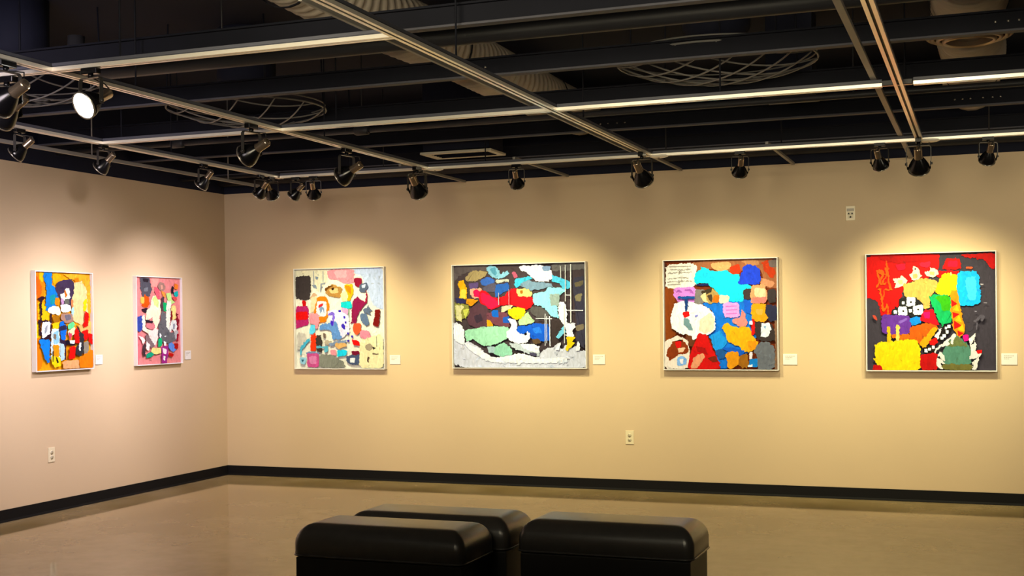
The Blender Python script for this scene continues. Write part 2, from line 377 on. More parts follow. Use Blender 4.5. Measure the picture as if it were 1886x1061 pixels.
# ---------------------------------------------------------------- track lamps
def lamp_proto():
    SH = 0.034
    t = bpy.data.objects.new('track_light', None); C.objects.link(t); t.empty_display_size = .1
    bm = NB(); box(bm, (-0.05, -0.019, -0.03), (0.05, 0.019, 0.0), bevel=0.004); tube(bm, [(0, 0, -0.03), (0, 0, -0.048)], 0.014, 12)
    make('track_adapter', bm, M_lampblk, t)
    yk = bpy.data.objects.new('yoke', None)
    bm = NB(); W = 0.082; th = 0.002; wd = 0.011
    box(bm, (-W+0.012, -wd, -0.052), (W-0.012, wd, -0.048))
    for s in (-1, 1):
        a = [(s*(W-.012), -0.048), (s*(W-.012), -0.052), (s*(W-th*2), -0.064), (s*(W-th*2), -0.185), (s*W, -0.185), (s*W, -0.062)]
        prism(bm, a, 1, -wd, wd)
        lathe(bm, [(0, 0), (0.009, 0), (0.009, 0.008), (0, 0.008)], 10, 0, Matrix.Translation((s*W, 0, -0.172)) @ Matrix.Rotation(s*pi/2, 4, 'Y'))
    yk = make('yoke', bm, M_yoke, t)
    hd = None
    # head axis: front is -Z, pivot at origin
    bm = NB()
    lathe(bm, [(0.027, 0.022+SH), (0.034, 0.012+SH), (0.052, -0.02+SH), (0.066, -0.05+SH), (0.071, -0.066+SH), (0.0715, -0.084+SH), (0.067, -0.084+SH), (0.063, -0.062+SH), (0.03, SH)], 32)
    for s in (-1, 1):
        prism(bm, [(s*0.0745, 0.012), (s*0.0785, 0.012), (s*0.0785, -0.036), (s*0.0745, -0.044), (s*0.070, -0.044), (s*0.070, -0.036), (s*0.0745, -0.032)], 1, -0.01, 0.01)
    hd = make('lamp_head', bm, M_lampblk, t); hd.location = (0, 0, -0.172)
    bm = NB(); lathe(bm, [(0.0715, -0.082+SH), (0.0735, -0.083+SH), (0.0735, -0.090+SH), (0.066, -0.090+SH), (0.066, -0.084+SH)], 32); make('rim', bm, M_rim, hd)
    bm = NB(); lathe(bm, [(0.0, 0.106+SH), (0.020, 0.106+SH), (0.026, 0.102+SH), (0.0275, 0.094+SH), (0.0275, 0.03+SH), (0.030, 0.024+SH), (0.030, 0.018+SH), (0.0, 0.018+SH)], 24); make('socket', bm, M_socket, hd)
    bm = NB(); lathe(bm, [(0.0, -0.091+SH), (0.03, -0.090+SH), (0.066, -0.085+SH)], 28); make('lens', bm, M_lens, hd)
    bm = NB(); tube(bm, [(0, 0, -0.045), (0.0, -0.02, -0.05), (0.012, -0.06, -0.055), (0.014, -0.10, -0.062), (0.0, -0.115, -0.085)], 0.0035, 6); make('power_cord', bm, M_rubber, t)
    return t
PROTO = lamp_proto()
first = [True]
def lamp(x, y, target, label, size=1.0, watts=0.0, cone=60, blend=0.9, col=(1, .86, .62), hot=False, dz=0.0, soft=0.035):
    if first[0]: t = PROTO; first[0] = False
    else: t = copy_tree(PROTO)
    t.location = (x, y, ZB+dz); t.scale = (size,)*3
    tag(t, label, 'track light', 'black track lights under the ceiling')
    piv = Vector((x, y, ZB+dz-0.172*size)); d = Vector(target)-piv
    t.rotation_euler = (0, 0, math.atan2(d.y, d.x)-pi/2)
    tilt = math.atan2(math.hypot(d.x, d.y), -d.z)
    for ch in [k for k in bpy.data.objects if k.parent == t]:
        if ch.name.startswith('lamp_head'):
            ch.rotation_euler = (tilt, 0, 0)
            hd = ch
        if ch.name.startswith('track_adapter'):
            along = 0 if y in (Y1, Y2, Y3) else pi/2
            ch.rotation_euler = (0, 0, along-t.rotation_euler.z)
    if hot:
        for ch in [k for k in bpy.data.objects if k.parent == hd and k.name.startswith('lens')]:
            ch.data = ch.data.copy(); ch.data.materials[0] = M_lens_hot
    if watts:
        l = bpy.data.lights.new('spot_beam', 'SPOT'); l.energy = watts; l.color = col; l.spot_size = math.radians(cone); l.spot_blend = blend; l.shadow_soft_size = soft
        lo = bpy.data.objects.new('spot_beam', l); C.objects.link(lo); lo.parent = hd; lo.location = (0, 0, -0.068)
    return t
WARM = (1.0, 0.88, 0.49); ROSE = (1.0, 0.865, 0.90)
S = 0.77
P1, P2 = (0, -2.33, 1.20), (0, -1.09, 1.20)
P3, P4a, P4b, P5, P6 = (1.27, 0, 1.15), (2.8, 0, 1.17), (3.35, 0, 1.17), (4.88, 0, 1.15), (6.56, 0, 1.15)
CW = 76
lamp(XA, -4.33, (0, -4.7, 1.4), 'small black lamp on the first left track, nearest the left edge', S, 87, CW, 1, col=ROSE)
lamp(XA, -3.55, (0, -3.6, 1.4), 'small black lamp on the first left track, second along from the left edge', S, 87, CW, 1, col=ROSE)
lamp(XA, -2.40, P1, 'small black lamp on the first left track, third along from the left edge', S, 162, CW, 1, col=ROSE)
lamp(XA, -1.60, P2, 'left one of two touching lamps at the corner end of the first left track', S, 131, CW, 1, col=ROSE)
lamp(XA, -1.44, P3, 'right one of two touching lamps at the corner end of the first left track', S, 75, CW, 1, col=WARM)
lamp(1.59, Y1, P2, 'small black lamp at the left end of the back cross track', S, 62, CW, 1, col=ROSE)
lamp(1.76, Y1, P3, 'small black lamp on the back cross track, facing the cream square painting', S, 156, CW, 1, col=WARM)
lamp(2.80, Y1-.20, P4a, 'large black lamp at the end of the second long track, overlapping a smaller lamp', 1.0, 143, CW, 1, col=WARM)
lamp(2.715, Y1, P4a, 'small black lamp partly behind a large one, between the cream and dark paintings', S, 56, CW, 1, col=WARM)
lamp(3.56, Y1, P4b, 'small black lamp on the back cross track, over the wide dark painting', S, 156, CW, 1, col=WARM)
lamp(XC, Y1-.25, P5, 'large black lamp at the end of the diagonal middle track', 1.0, 156, CW, 1, col=WARM)
lamp(5.30, Y1, P5, 'small black lamp on the back cross track, over the blue and brown painting', S, 112, CW, 1, col=WARM)
lamp(6.28, Y1, P6, 'small black lamp on the back cross track, left of the large one at the right', S, 106, CW, 1, col=WARM)
lamp(XD, Y1-.12, P6, 'large black lamp at the end of the right slotted track', 1.0, 106, CW, 1, col=WARM)
lamp(6.99, Y1, P6, 'small black lamp on the back cross track, at the far right', S, 93, CW, 1, col=WARM)
lamp(XB, -3.90, (0, -3.5, 1.3), 'large black lamp hanging just left of the second long track crossing', 1.0, 112, 70, 1, col=ROSE)
lamp(XB, -2.69, (0, -2.2, 1.3), 'large black lamp alone on the second long track, over the cream painting', 1.0, 162, 60, 1, col=ROSE)
lamp(XB, -5.93, (0, -5.6, 1.3), 'large black lamp cut by the left edge, at the start of the second long track', 1.0, 75, 70, 1, col=ROSE)
lamp(2.53, Y3, (0, -5.4, 1.2), 'black lamp cut by the left edge, below and behind the large one', 1.0, 0, col=ROSE)
lamp(3.03, Y3, (2.45, -8.6, 0.9), 'large black lamp with its bright round lens turned toward the viewer', 0.92, 66, hot=True, col=ROSE)
FILL = (1.0, 0.87, 0.60)  # fill tint; the lamps below are added out of view to brighten the room
lamp(XC, -8.1, (3.0, 0, 2.15), 'added unseen fill lamp on the diagonal middle track, nearest the viewer', 1.0, 560, 62, 1, col=FILL, soft=.7)
lamp(XD, -8.1, (5.6, 0, 2.15), 'added unseen fill lamp on the right slotted track, nearest the viewer', 1.0, 560, 62, 1, col=FILL, soft=.7)
lamp(9.0, Y2, (7.6, 0, 2.0), 'added fill lamp on the middle cross track, beyond the right edge of the picture', 1.0, 220, 80, 1, col=FILL, soft=.5)
lamp(XB, -7.6, (0, -2.6, 1.7), 'added fill lamp on the second long track, beyond the left edge of the picture', 1.0, 640, 75, 1, col=ROSE, soft=.6)


# ---------------------------------------------------------------- painted canvases: colour, then x y pairs in drawing units
P_ORANGE = ((162,90),(678,106),(688,945),(182,965),'F9A845','''
F58A1F 162 90 250 95 262 300 205 500 215 680 250 900 205 960 182 963
EE6E18 170 110 205 150 240 260 205 330 175 250
FFC030 210 92 250 95 252 160 235 185 212 150
FBB030 330 105 400 108 370 165 345 200 330 190
FFC61A 200 345 300 420 312 520 205 520
FFD23A 170 520 205 540 215 650 190 700 172 640
FBD9A4 520 200 600 180 660 240 645 520 600 560 520 520 500 400
FBB45A 600 180 670 130 682 420 655 520 642 240
FCB458 420 108 660 115 660 180 530 165 480 150
F58A30 520 150 560 140 570 175 535 180
FFD81A 612 350 642 330 632 430 605 440
FBC080 560 560 600 560 680 520 684 640 640 640 580 620
0A78C8 250 97 315 100 318 210 360 240 375 300 350 360 350 400 270 430 265 340 275 290 270 230 245 140
1B8C9C 300 300 352 290 347 370 310 380
40304A 370 185 420 168 485 155 515 195 515 270 495 330 490 400 460 380 400 390 395 320 365 290 350 240
F5EDE0 440 235 475 240 478 330 445 350 405 330 395 290 420 280
C8702A 425 255 440 250 455 300 440 320
C79AC0 400 325 420 330 425 370 405 380
6A6A60 430 335 470 330 475 375 435 380
F5900F 345 320 385 318 388 385 345 380
FFFCE0 280 425 330 385 375 400 395 440 380 470 350 462 320 460 290 450
FFFFEE 395 385 450 380 485 390 488 430 460 450 420 450 400 430
D88A60 490 330 510 340 508 400 492 400
B8E0F0 495 405 515 405 512 480 490 480
B08878 400 460 500 460 512 530 440 545 400 510
706A78 430 470 480 470 490 510 440 520
2A1020 195 325 230 305 262 318 240 340 225 362 205 340
2A1020 212 350 226 350 228 522 214 522
2A1020 200 518 312 523 312 540 200 540
2A1020 200 515 215 515 222 655 206 655
2A1020 298 460 313 460 310 680 298 680
2A1020 225 662 305 640 305 685 210 700
F4F0F0 230 538 300 540 298 640 270 650 240 680 228 640
A0A0A8 250 590 280 560 275 610 255 640
0A80E0 210 690 300 690 295 780 290 890 270 885 240 800 215 740
A8702E 320 480 380 475 385 530 330 540
FFD040 320 545 380 535 375 590 325 595
E4F2F6 310 600 380 600 385 880 310 880
9CCBE8 325 630 370 610 375 720 330 730
8A7868 330 640 352 640 350 690 328 680
1670D8 385 540 415 530 440 570 435 690 395 695 388 600
2A2A48 370 580 440 560 440 600 380 612
30203A 385 690 440 700 480 720 430 742 390 720
2A1830 430 720 441 720 440 870 426 870
C8E4F0 387 722 425 742 425 860 390 870
7ADB9A 455 560 500 530 522 560 500 590 460 600
F5F0C0 500 590 520 580 525 640 470 660 450 620
E0506A 460 620 490 640 480 700 468 680
E00A0A 615 430 650 470 640 560 615 585 595 570 605 520
E00A0A 580 620 640 600 640 690 600 700
DC1410 640 640 682 640 682 740 650 710
303036 530 560 570 630 600 650 598 790 580 830 530 825 520 770 555 720
D01020 530 580 556 622 560 720 520 720 510 650
FFFFFF 555 722 576 720 570 790 556 782
EE0A18 475 755 520 750 520 850 465 870 468 800
9A8E80 600 720 640 700 650 760 630 820 600 820
1A1020 440 690 515 730 515 745 440 735
FFFFFF 470 700 515 698 512 728 475 725
FFA020 320 740 370 740 375 850 330 830
FFE010 310 830 380 850 390 920 340 935 310 900
1A1418 318 790 326 790 324 885 316 885
1A1418 345 845 355 845 368 895 356 898
F5B888 410 882 550 870 550 945 420 950
F58A2A 560 850 685 780 688 940 560 945
''')
P_PINK = ((160,100),(605,112),(625,925),(188,955),'EE9494','''
F4A8A0 315 110 400 115 335 260 320 200
E8808A 180 640 215 640 240 700 235 850 195 940 188 800
55525C 205 108 300 110 315 210 300 290 225 290 215 200
7C7C84 245 210 285 200 280 240 245 240
2A2028 230 115 290 120 280 150 240 150
D8601A 250 270 290 300 300 360 270 400 225 380 240 330
FFC070 215 295 250 300 245 360 215 355
301828 225 410 285 400 270 450 235 435
FFFADC 330 290 370 280 400 340 408 420 395 520 370 600 340 560 330 480 270 540 275 440 310 390
E0F0A0 330 310 365 280 390 350 380 400 340 360
A88078 400 150 440 160 452 200 430 235 400 230 375 190
E8A898 405 180 425 175 430 215 410 220
E86A7A 335 200 385 210 400 310 380 320 350 250
FFA060 410 230 450 250 455 300 430 290
5A4048 415 300 435 290 440 360 430 430 405 400
18B070 428 350 465 350 468 425 440 425
CDEB9C 460 260 505 250 515 320 550 340 520 360 480 330
FFFFF0 470 330 510 340 505 500 490 620 460 600 460 420
6E6A70 415 440 440 430 462 480 465 580 500 630 560 640 565 700 500 735 440 730 400 690 385 640 390 570 410 520
2A1E28 515 180 535 200 535 260 510 255
F88A50 540 160 580 170 575 215 545 215
20B0B0 535 250 575 230 580 280 550 295
E06060 520 290 560 290 570 320 540 330
FFE8A0 515 370 555 380 560 480 530 520 515 440
8A1828 505 430 522 430 525 510 508 500
8A2030 565 440 585 500 590 600 575 620 560 520
F4F2F0 520 520 565 520 570 600 550 640 520 600 500 640 490 600
9A9AA8 530 555 550 550 545 600 528 605
C0BCC0 540 620 580 620 575 700 555 700
A02038 570 650 590 650 585 720 565 715
3A4AA0 178 485 225 480 230 600 210 635 180 620
FFFAE0 225 490 250 470 260 600 330 620 350 640 280 640 235 620
E08890 270 550 340 545 345 590 310 610 265 590
2A1828 250 510 330 530 320 545 260 540
FFEEE8 290 630 370 600 380 700 340 780 290 740
8A7074 260 650 300 690 350 770 320 790 270 740
403038 235 770 260 740 260 870 240 860
12A080 270 850 320 825 345 850 310 880 270 885
18B880 380 700 415 695 420 760 385 780
FFE8A0 330 790 410 790 410 840 350 850 310 820
6A90E0 480 745 520 735 560 800 530 830 490 790
B01828 540 740 580 745 575 795 545 795
C81820 490 830 540 850 520 875 490 860
A83A8A 415 780 480 770 480 850 470 935 420 940 420 850
FFF0F8 425 790 465 800 460 845 430 840
FFFFFF 432 865 455 870 445 915 432 900
FFFFFF 395 640 412 660 405 690 392 680
FFFFFF 440 670 458 668 455 680 440 680
FFFFFF 435 720 460 730 455 765 437 765
FFF0E8 185 670 240 690 255 720 230 750 215 700
FFF4F0 265 720 300 760 290 820 265 800
''')
P_CREAM = ((100,98),(888,82),(900,972),(110,975),'FFF6D6','''
F2E8C0 102 100 385 98 380 200 300 300 245 160 102 160
C8D2DE 625 95 885 85 892 450 800 420 750 300 690 150 640 140
EE9C9C 390 120 440 98 620 95 625 215 540 225 480 190 410 180
F6B4B0 450 110 560 105 560 170 470 170
9AA0A0 262 110 270 110 274 260 266 260
9AA0A0 348 110 355 110 356 210 349 210
88949A 285 155 310 165 300 190 288 180
88949A 250 235 285 230 298 268 270 255
9AA0A0 330 225 370 212 372 222 342 235 336 300 328 300
3E3632 103 165 240 152 240 290 225 360 175 365 105 345
C80A28 165 372 195 372 200 420 168 425
B83868 105 430 220 425 220 590 160 600 110 625
E0041A 108 475 210 470 212 540 108 545
D8B088 235 345 270 302 300 320 300 340 255 375
F8E0B0 250 345 300 335 285 470 240 470
F88A14 305 340 380 345 410 420 400 460 380 560 320 570 290 500 270 480
FFFAEA 298 385 385 380 382 510 295 515
D04040 312 412 355 395 352 418 316 440
8AA0B8 320 440 340 425 365 440 365 490 350 450 330 492
B88A50 370 270 440 230 520 260 520 320 490 350 400 325
F0D090 405 275 480 262 490 305 425 312
402810 430 260 452 258 450 280 430 280
6A4420 372 268 410 245 450 240 405 262 380 285
F8B838 540 240 610 230 625 290 600 370 520 370 515 320 560 300
FFF4B0 515 310 560 290 580 340 560 385 520 370
F09010 550 240 600 250 605 320 570 290
38D0C8 515 390 605 380 608 440 560 445 515 430
F0B0C8 520 440 580 445 575 500 540 500
90A884 580 450 588 450 584 600 578 600
900A34 630 175 690 175 700 220 670 255 640 240
56606E 680 230 745 215 750 260 720 305 680 290
D0D8E0 700 235 735 228 725 262 702 262
8E2448 625 370 660 340 690 370 740 395 700 440 660 500 645 575 615 560 612 440
98203C 735 280 750 330 745 400 725 390 738 340
64707E 712 450 745 440 755 412 768 445 795 465 768 470 775 500 745 482 720 485
66788C 690 495 740 490 765 580 730 595 690 545
7A0418 815 455 860 460 850 600 800 595
F5684A 628 580 690 575 695 640 660 680 625 650
F098A0 690 640 760 640 780 700 730 720 680 690
6E98C4 330 590 400 575 480 560 520 650 520 710 440 715 430 640 380 630 330 640
F6EEF8 400 480 450 455 580 500 592 650 520 700 480 560 420 560
8A70D0 400 500 440 470 465 490 450 590 430 580 445 510 420 505
4830B8 425 545 450 560 445 598 430 590
4030A8 495 458 515 455 518 475 498 476
4030A8 540 510 556 512 556 532 541 530
4030A8 550 556 566 558 565 576 550 575
4030A8 518 592 540 575 555 605 552 630 535 622
4030A8 572 655 588 656 586 674 573 673
4030A8 606 680 626 682 625 700 608 698
4030A8 572 722 592 720 592 738 575 738
F0A0A0 235 490 310 490 325 560 300 630 270 580 240 580
78D8E8 245 595 290 590 280 660 235 670
D8D0B8 130 655 200 670 210 760 130 820
60B8C8 152 790 230 705 242 728 165 810 165 860 152 850
F0503C 250 680 290 665 300 700 290 820 245 815
403830 295 690 345 680 350 830 300 820
70B8C0 300 775 350 780 400 775 402 820 365 832 375 795 300 795
7A6858 360 660 385 670 380 710 362 700
C8B898 380 720 440 735 400 765 375 755
8898A8 410 760 470 735 572 722 560 745 440 775
E8B878 470 750 560 745 570 775 500 800 470 785
EE0814 615 715 680 735 685 770 630 765
7A1030 615 820 680 820 685 850 620 855
F0A0A0 425 810 475 810 475 860 430 850
50D8E8 485 815 570 810 565 860 490 865
90907C 335 855 440 855 480 880 535 910 560 965 330 965
7A90B0 210 828 325 835 325 852 210 850
D2608C 215 845 315 845 325 870 320 960 220 960
E890B0 235 870 300 865 300 935 240 930
4E5A70 570 870 610 855 640 860 685 850 685 935 610 940 575 910
FFFFFF 600 880 645 880 640 920 605 920
FFF0B8 690 730 880 670 896 960 690 965
B0A080 735 770 780 750 805 790 770 815 740 800
3A3428 800 780 828 792 805 806
604838 758 870 772 872 765 925 750 900
807058 800 835 850 842 850 852 800 848
B0A888 830 690 838 690 840 780 832 780
A8D8DC 150 880 210 880 200 940 160 930
3A6A78 165 895 190 900 180 918 168 912
''')
P_DARK = ((85,112),(1165,80),(1170,942),(90,942),'463A3A','''
5E5450 85 113 370 105 360 150 200 160 120 200 88 260
6A6660 900 90 1160 82 1160 130 980 150 900 150
A89468 190 200 240 155 370 155 350 190 280 230 200 240
8FC0CC 365 130 400 105 450 120 480 180 530 150 550 175 480 210 430 210 385 180
5E98A8 390 140 430 120 450 170 430 190
3E64A8 305 235 370 200 430 225 420 270 330 270
55505C 380 260 440 250 440 320 350 320 330 290
2E5A9C 440 265 540 250 550 300 480 340 440 370 435 310
C8C8B0 440 225 540 215 548 242 520 236 450 250
B86070 570 165 600 155 620 200 595 210
5E4A70 215 255 290 245 290 290 220 300
D8A88A 225 300 320 290 325 360 260 380 230 350
E83058 250 320 280 300 320 330 310 370 260 360
E8B030 130 235 170 230 195 300 195 380 135 380 140 300 125 270
F4D468 145 310 188 302 188 375 142 375
2A2A50 95 370 180 380 190 415 120 420
CC2434 320 320 360 315 420 370 480 370 540 330 580 295 620 300 625 350 720 360 755 380 720 450 660 455 580 430 500 425 400 470 310 400
E83A52 320 330 420 372 470 420 400 465 320 400
F5D888 610 300 700 295 740 330 720 360 630 360
A86820 640 312 665 310 660 335 642 335
7E98A4 600 225 680 205 740 240 880 250 900 280 740 310 640 270
58BCD0 595 260 610 215 720 195 735 220 660 240 620 290
F6F6F6 640 115 740 110 800 100 880 140 905 200 870 225 780 235 735 200 700 160 650 145
88A0B8 820 112 890 110 880 150 830 150
66C4DA 905 190 960 200 1040 240 1050 280 990 300 960 250 900 240
A0E0E4 755 335 850 320 870 290 960 290 1010 310 960 340 930 400 950 530 900 520 830 440 750 420
A0B0A0 880 340 960 340 950 430 890 430
58544E 730 450 800 440 870 490 880 540 790 540 730 490
54383E 225 470 290 420 360 440 400 520 370 610 300 630 215 580 205 530
382A34 260 520 320 500 330 560 280 580
6E4048 370 490 520 490 560 570 540 610 430 590 370 560
2060B0 410 475 460 470 465 530 410 525
2858A8 500 530 550 520 555 575 500 575
D0C8A0 495 440 580 430 570 460 490 490
F8CC2C 545 470 600 450 680 460 680 490 650 540 600 545 550 510
8A8848 95 420 210 430 220 500 180 540 110 560
D8D098 100 430 180 440 150 480 160 570 120 550
C8C868 165 470 220 460 190 540
E0A030 370 550 400 560 420 600 370 605
D09020 200 380 300 390 240 440 200 420
A8DAB0 190 640 360 610 535 610 545 690 480 730 400 760 330 760 260 710 200 730
BCD8A0 630 560 700 490 740 540 760 570 640 595
1E5CC0 625 605 690 600 760 580 860 590 880 640 870 720 780 720 720 690 700 650 640 680 620 650
3A7CD8 740 620 800 610 820 660 760 660
5E4A34 735 710 800 705 810 740 760 750
3A302E 885 560 960 560 1000 580 960 640 930 690 980 750 900 760 890 640
3A3844 1065 230 1160 200 1165 780 1090 720 1100 600
6A6048 1080 250 1150 225 1140 270 1090 280
8A8060 1085 350 1140 330 1130 400 1090 390
80745C 1085 600 1150 580 1150 630 1095 640
D8D8D8 90 590 150 580 180 640 190 740 260 740 340 790 400 850 470 870 560 830 640 830 760 860 830 790 900 770 940 735 960 790 1000 750 1010 790 1080 760 1100 800 1165 800 1170 942 90 942
F6F6F2 190 740 300 780 430 860 520 850 640 820 800 870 1000 850 1000 900 400 900 240 800
FAFAF8 95 600 150 585 180 640 185 760 100 720
9CD0AC 440 770 510 740 570 780 580 830 500 850 430 830
A8C0B8 370 770 440 770 430 820 390 820
F8F8FC 550 540 620 560 620 650 690 680 700 640 720 660 715 720 640 745 560 720 535 660 580 600
C4CCC8 560 740 640 750 760 750 800 800 790 850 700 820 600 790
F4F4F4 650 745 800 760 790 820 680 790
4A4658 720 815 780 825 775 848 730 840
F4F4F4 960 410 1010 410 1025 500 1020 580 1080 570 1090 610 1060 630 1080 690 1020 680 1010 600 960 530
80C8D8 1000 590 1010 650 960 700 935 690 970 640
F0D050 1020 690 1095 690 1060 730 1085 740 1030 800 1010 790 1030 740
FAFAFA 1090 800 1105 730 1118 725 1125 800
FAFAFA 930 790 965 735 975 738 960 800
C8C8B8 971 110 978 110 980 210 973 210
D8D8C8 1009 100 1016 100 1016 400 1009 400
E8E8D8 1051 95 1059 95 1059 570 1050 570
D8D8C8 1000 430 1007 430 1007 740 1000 740
E0E0D8 847 500 853 500 852 760 846 760
E0E0D8 860 520 865 520 866 740 861 740
F0F0E8 882 520 890 520 892 765 884 765
E8E8E0 1018 344 1055 345 1055 352 1018 351
E8E8E0 1020 469 1152 469 1152 476 1020 476
D8D8D0 775 536 905 537 905 545 775 543
B0A8A8 470 330 476 330 476 430 470 430
C08888 554 300 560 300 560 430 554 430
''')
P_BLUE = ((88,92),(1003,65),(1000,970),(82,972),'7A3418','''
A86A48 340 95 1000 66 1000 300 900 300 860 150 700 170 560 175 480 150 360 170
D8B078 470 110 620 90 640 140 560 175 490 150
C48C60 720 80 850 80 860 120 760 120
C84820 880 100 930 80 990 180 960 230 900 170
7A6A60 930 90 1000 70 1000 130 950 140
D89870 860 220 980 260 960 300 880 290
D84818 630 135 700 115 715 180 690 195 625 185
8A4414 85 320 165 315 170 440 145 600 180 680 88 740
4A2010 85 110 110 115 100 310 85 312
FFF4DC 108 120 350 112 348 295 98 312
A8A090 125 133 310 128 310 136 125 142
A8A090 122 160 300 153 300 161 122 169
A8A090 122 185 312 178 312 186 122 194
A8A090 115 230 285 222 285 230 115 238
A8A090 112 258 312 248 312 256 112 267
A8A090 112 280 220 275 220 283 112 288
DC90D4 165 310 348 300 340 430 200 420 165 370
A860A8 190 330 215 322 235 345 220 350 205 340 185 350
A860A8 250 320 300 318 330 350 315 355 290 332 255 335
1878D0 390 440 580 430 740 400 800 420 790 560 770 620 830 700 750 830 700 860 580 960 540 960 500 800 450 680 500 620 490 500
00E4FA 350 200 420 145 500 180 600 170 640 195 705 200 690 270 770 280 790 300 740 340 725 410 620 410 540 370 500 310 440 270 350 270
30D0F0 400 190 470 180 490 240 430 260
2848D0 740 130 790 120 865 150 870 250 850 275 690 275 720 200
102050 345 278 445 272 455 290 345 292
807A70 345 320 420 330 480 310 400 440 340 430
B89A60 380 380 480 310 540 360 530 430 450 430
3A3020 390 340 480 305 475 345 410 365
E8D8A0 385 375 430 345 430 400 455 430 420 425
4A3A2A 440 370 480 360 480 420 455 410
E87818 500 365 540 370 535 425 480 425
F8E0C0 540 370 620 370 610 430 540 435
3C9CE0 460 700 540 660 600 740 560 810 490 810
2A5A90 500 820 570 800 590 870 530 890
1860C8 735 410 800 420 790 520 745 500
F0A8DC 575 430 695 430 698 545 575 545
D878C0 590 455 680 450 680 458 590 464
D878C0 592 485 682 480 682 488 592 494
D878C0 592 515 682 510 682 518 592 524
F09488 720 480 745 520 765 600 720 630 690 610 645 585 650 560 705 550
3E3230 730 330 780 310 805 340 790 400 740 395
F0A878 800 290 900 280 930 380 900 430 800 430 790 390
F08878 800 385 920 375 910 430 800 430
F8D8A8 820 310 910 310 910 380 830 380
3A3230 935 320 990 315 990 420 940 430 925 380
2A2C40 910 450 995 450 995 570 940 580 910 530
F0A814 800 440 905 440 905 520 930 550 900 580 830 580 800 550
F0B060 830 480 890 480 880 530 840 520
F8B808 600 590 650 630 780 630 790 690 840 740 835 800 780 820 720 820 700 780 600 740 600 690 560 640
F0A010 760 740 835 740 830 800 780 815
1060C0 560 800 640 790 740 820 700 860 600 825
E89C18 600 830 680 830 700 880 690 920 630 965 595 950 600 890 580 860
A06830 700 860 760 840 770 940 720 960 690 930
1878D0 520 905 580 900 590 960 540 962
E00808 800 560 822 565 822 690 790 690 800 600
FFFFFF 780 575 805 575 805 605 778 605
3A302C 825 590 880 590 950 600 992 680 980 730 900 740 830 710
F0F4F8 880 595 935 590 950 630 930 700 870 705 875 640
7AA0C0 892 620 915 615 905 640
8A6A50 980 580 1000 580 1000 965 975 965 985 800
6E7070 850 760 920 750 975 790 975 940 940 965 840 965 840 860 815 830
2080C0 780 890 840 880 840 950 770 950
F8E8E0 778 830 802 830 800 880 775 890
E8F4F8 765 935 800 930 800 950 765 952
6A3A24 260 690 340 680 330 780 290 790
D40A0A 370 675 430 680 460 760 490 830 530 920 530 965 260 965 300 850 340 760
A80808 340 780 420 800 440 850 360 830
E8A078 330 870 400 840 415 870 350 960 300 960
7A2A1A 440 880 500 860 525 905 470 910
FFFCF0 180 440 260 420 350 440 440 470 495 530 500 640 440 690 370 670 330 710 300 690 220 680 160 640 145 580 160 500
F0E4C0 390 560 470 510 495 560 490 640 430 680 370 650
1E5090 205 380 340 375 340 395 205 398
1C3C70 255 395 285 395 280 500 262 500
E01810 240 510 290 500 300 535 250 550
7C9A98 250 555 285 560 325 655 290 650 245 600
FFFFFF 310 680 360 680 350 720 320 732
8888C8 340 535 365 525 365 540 345 548
F8E8D0 85 750 200 700 280 740 290 850 270 965 85 965
8A3C20 120 800 170 740 230 735 280 780 275 840 200 850 130 900 100 860
20100C 180 738 225 732 230 745 180 752
F0C8A0 195 800 260 795 240 830 200 835
D80820 175 745 225 740 220 790 185 800
90B8E0 190 880 230 860 270 890 260 930 190 950
F8F0E8 210 890 240 885 235 930 215 925
''')
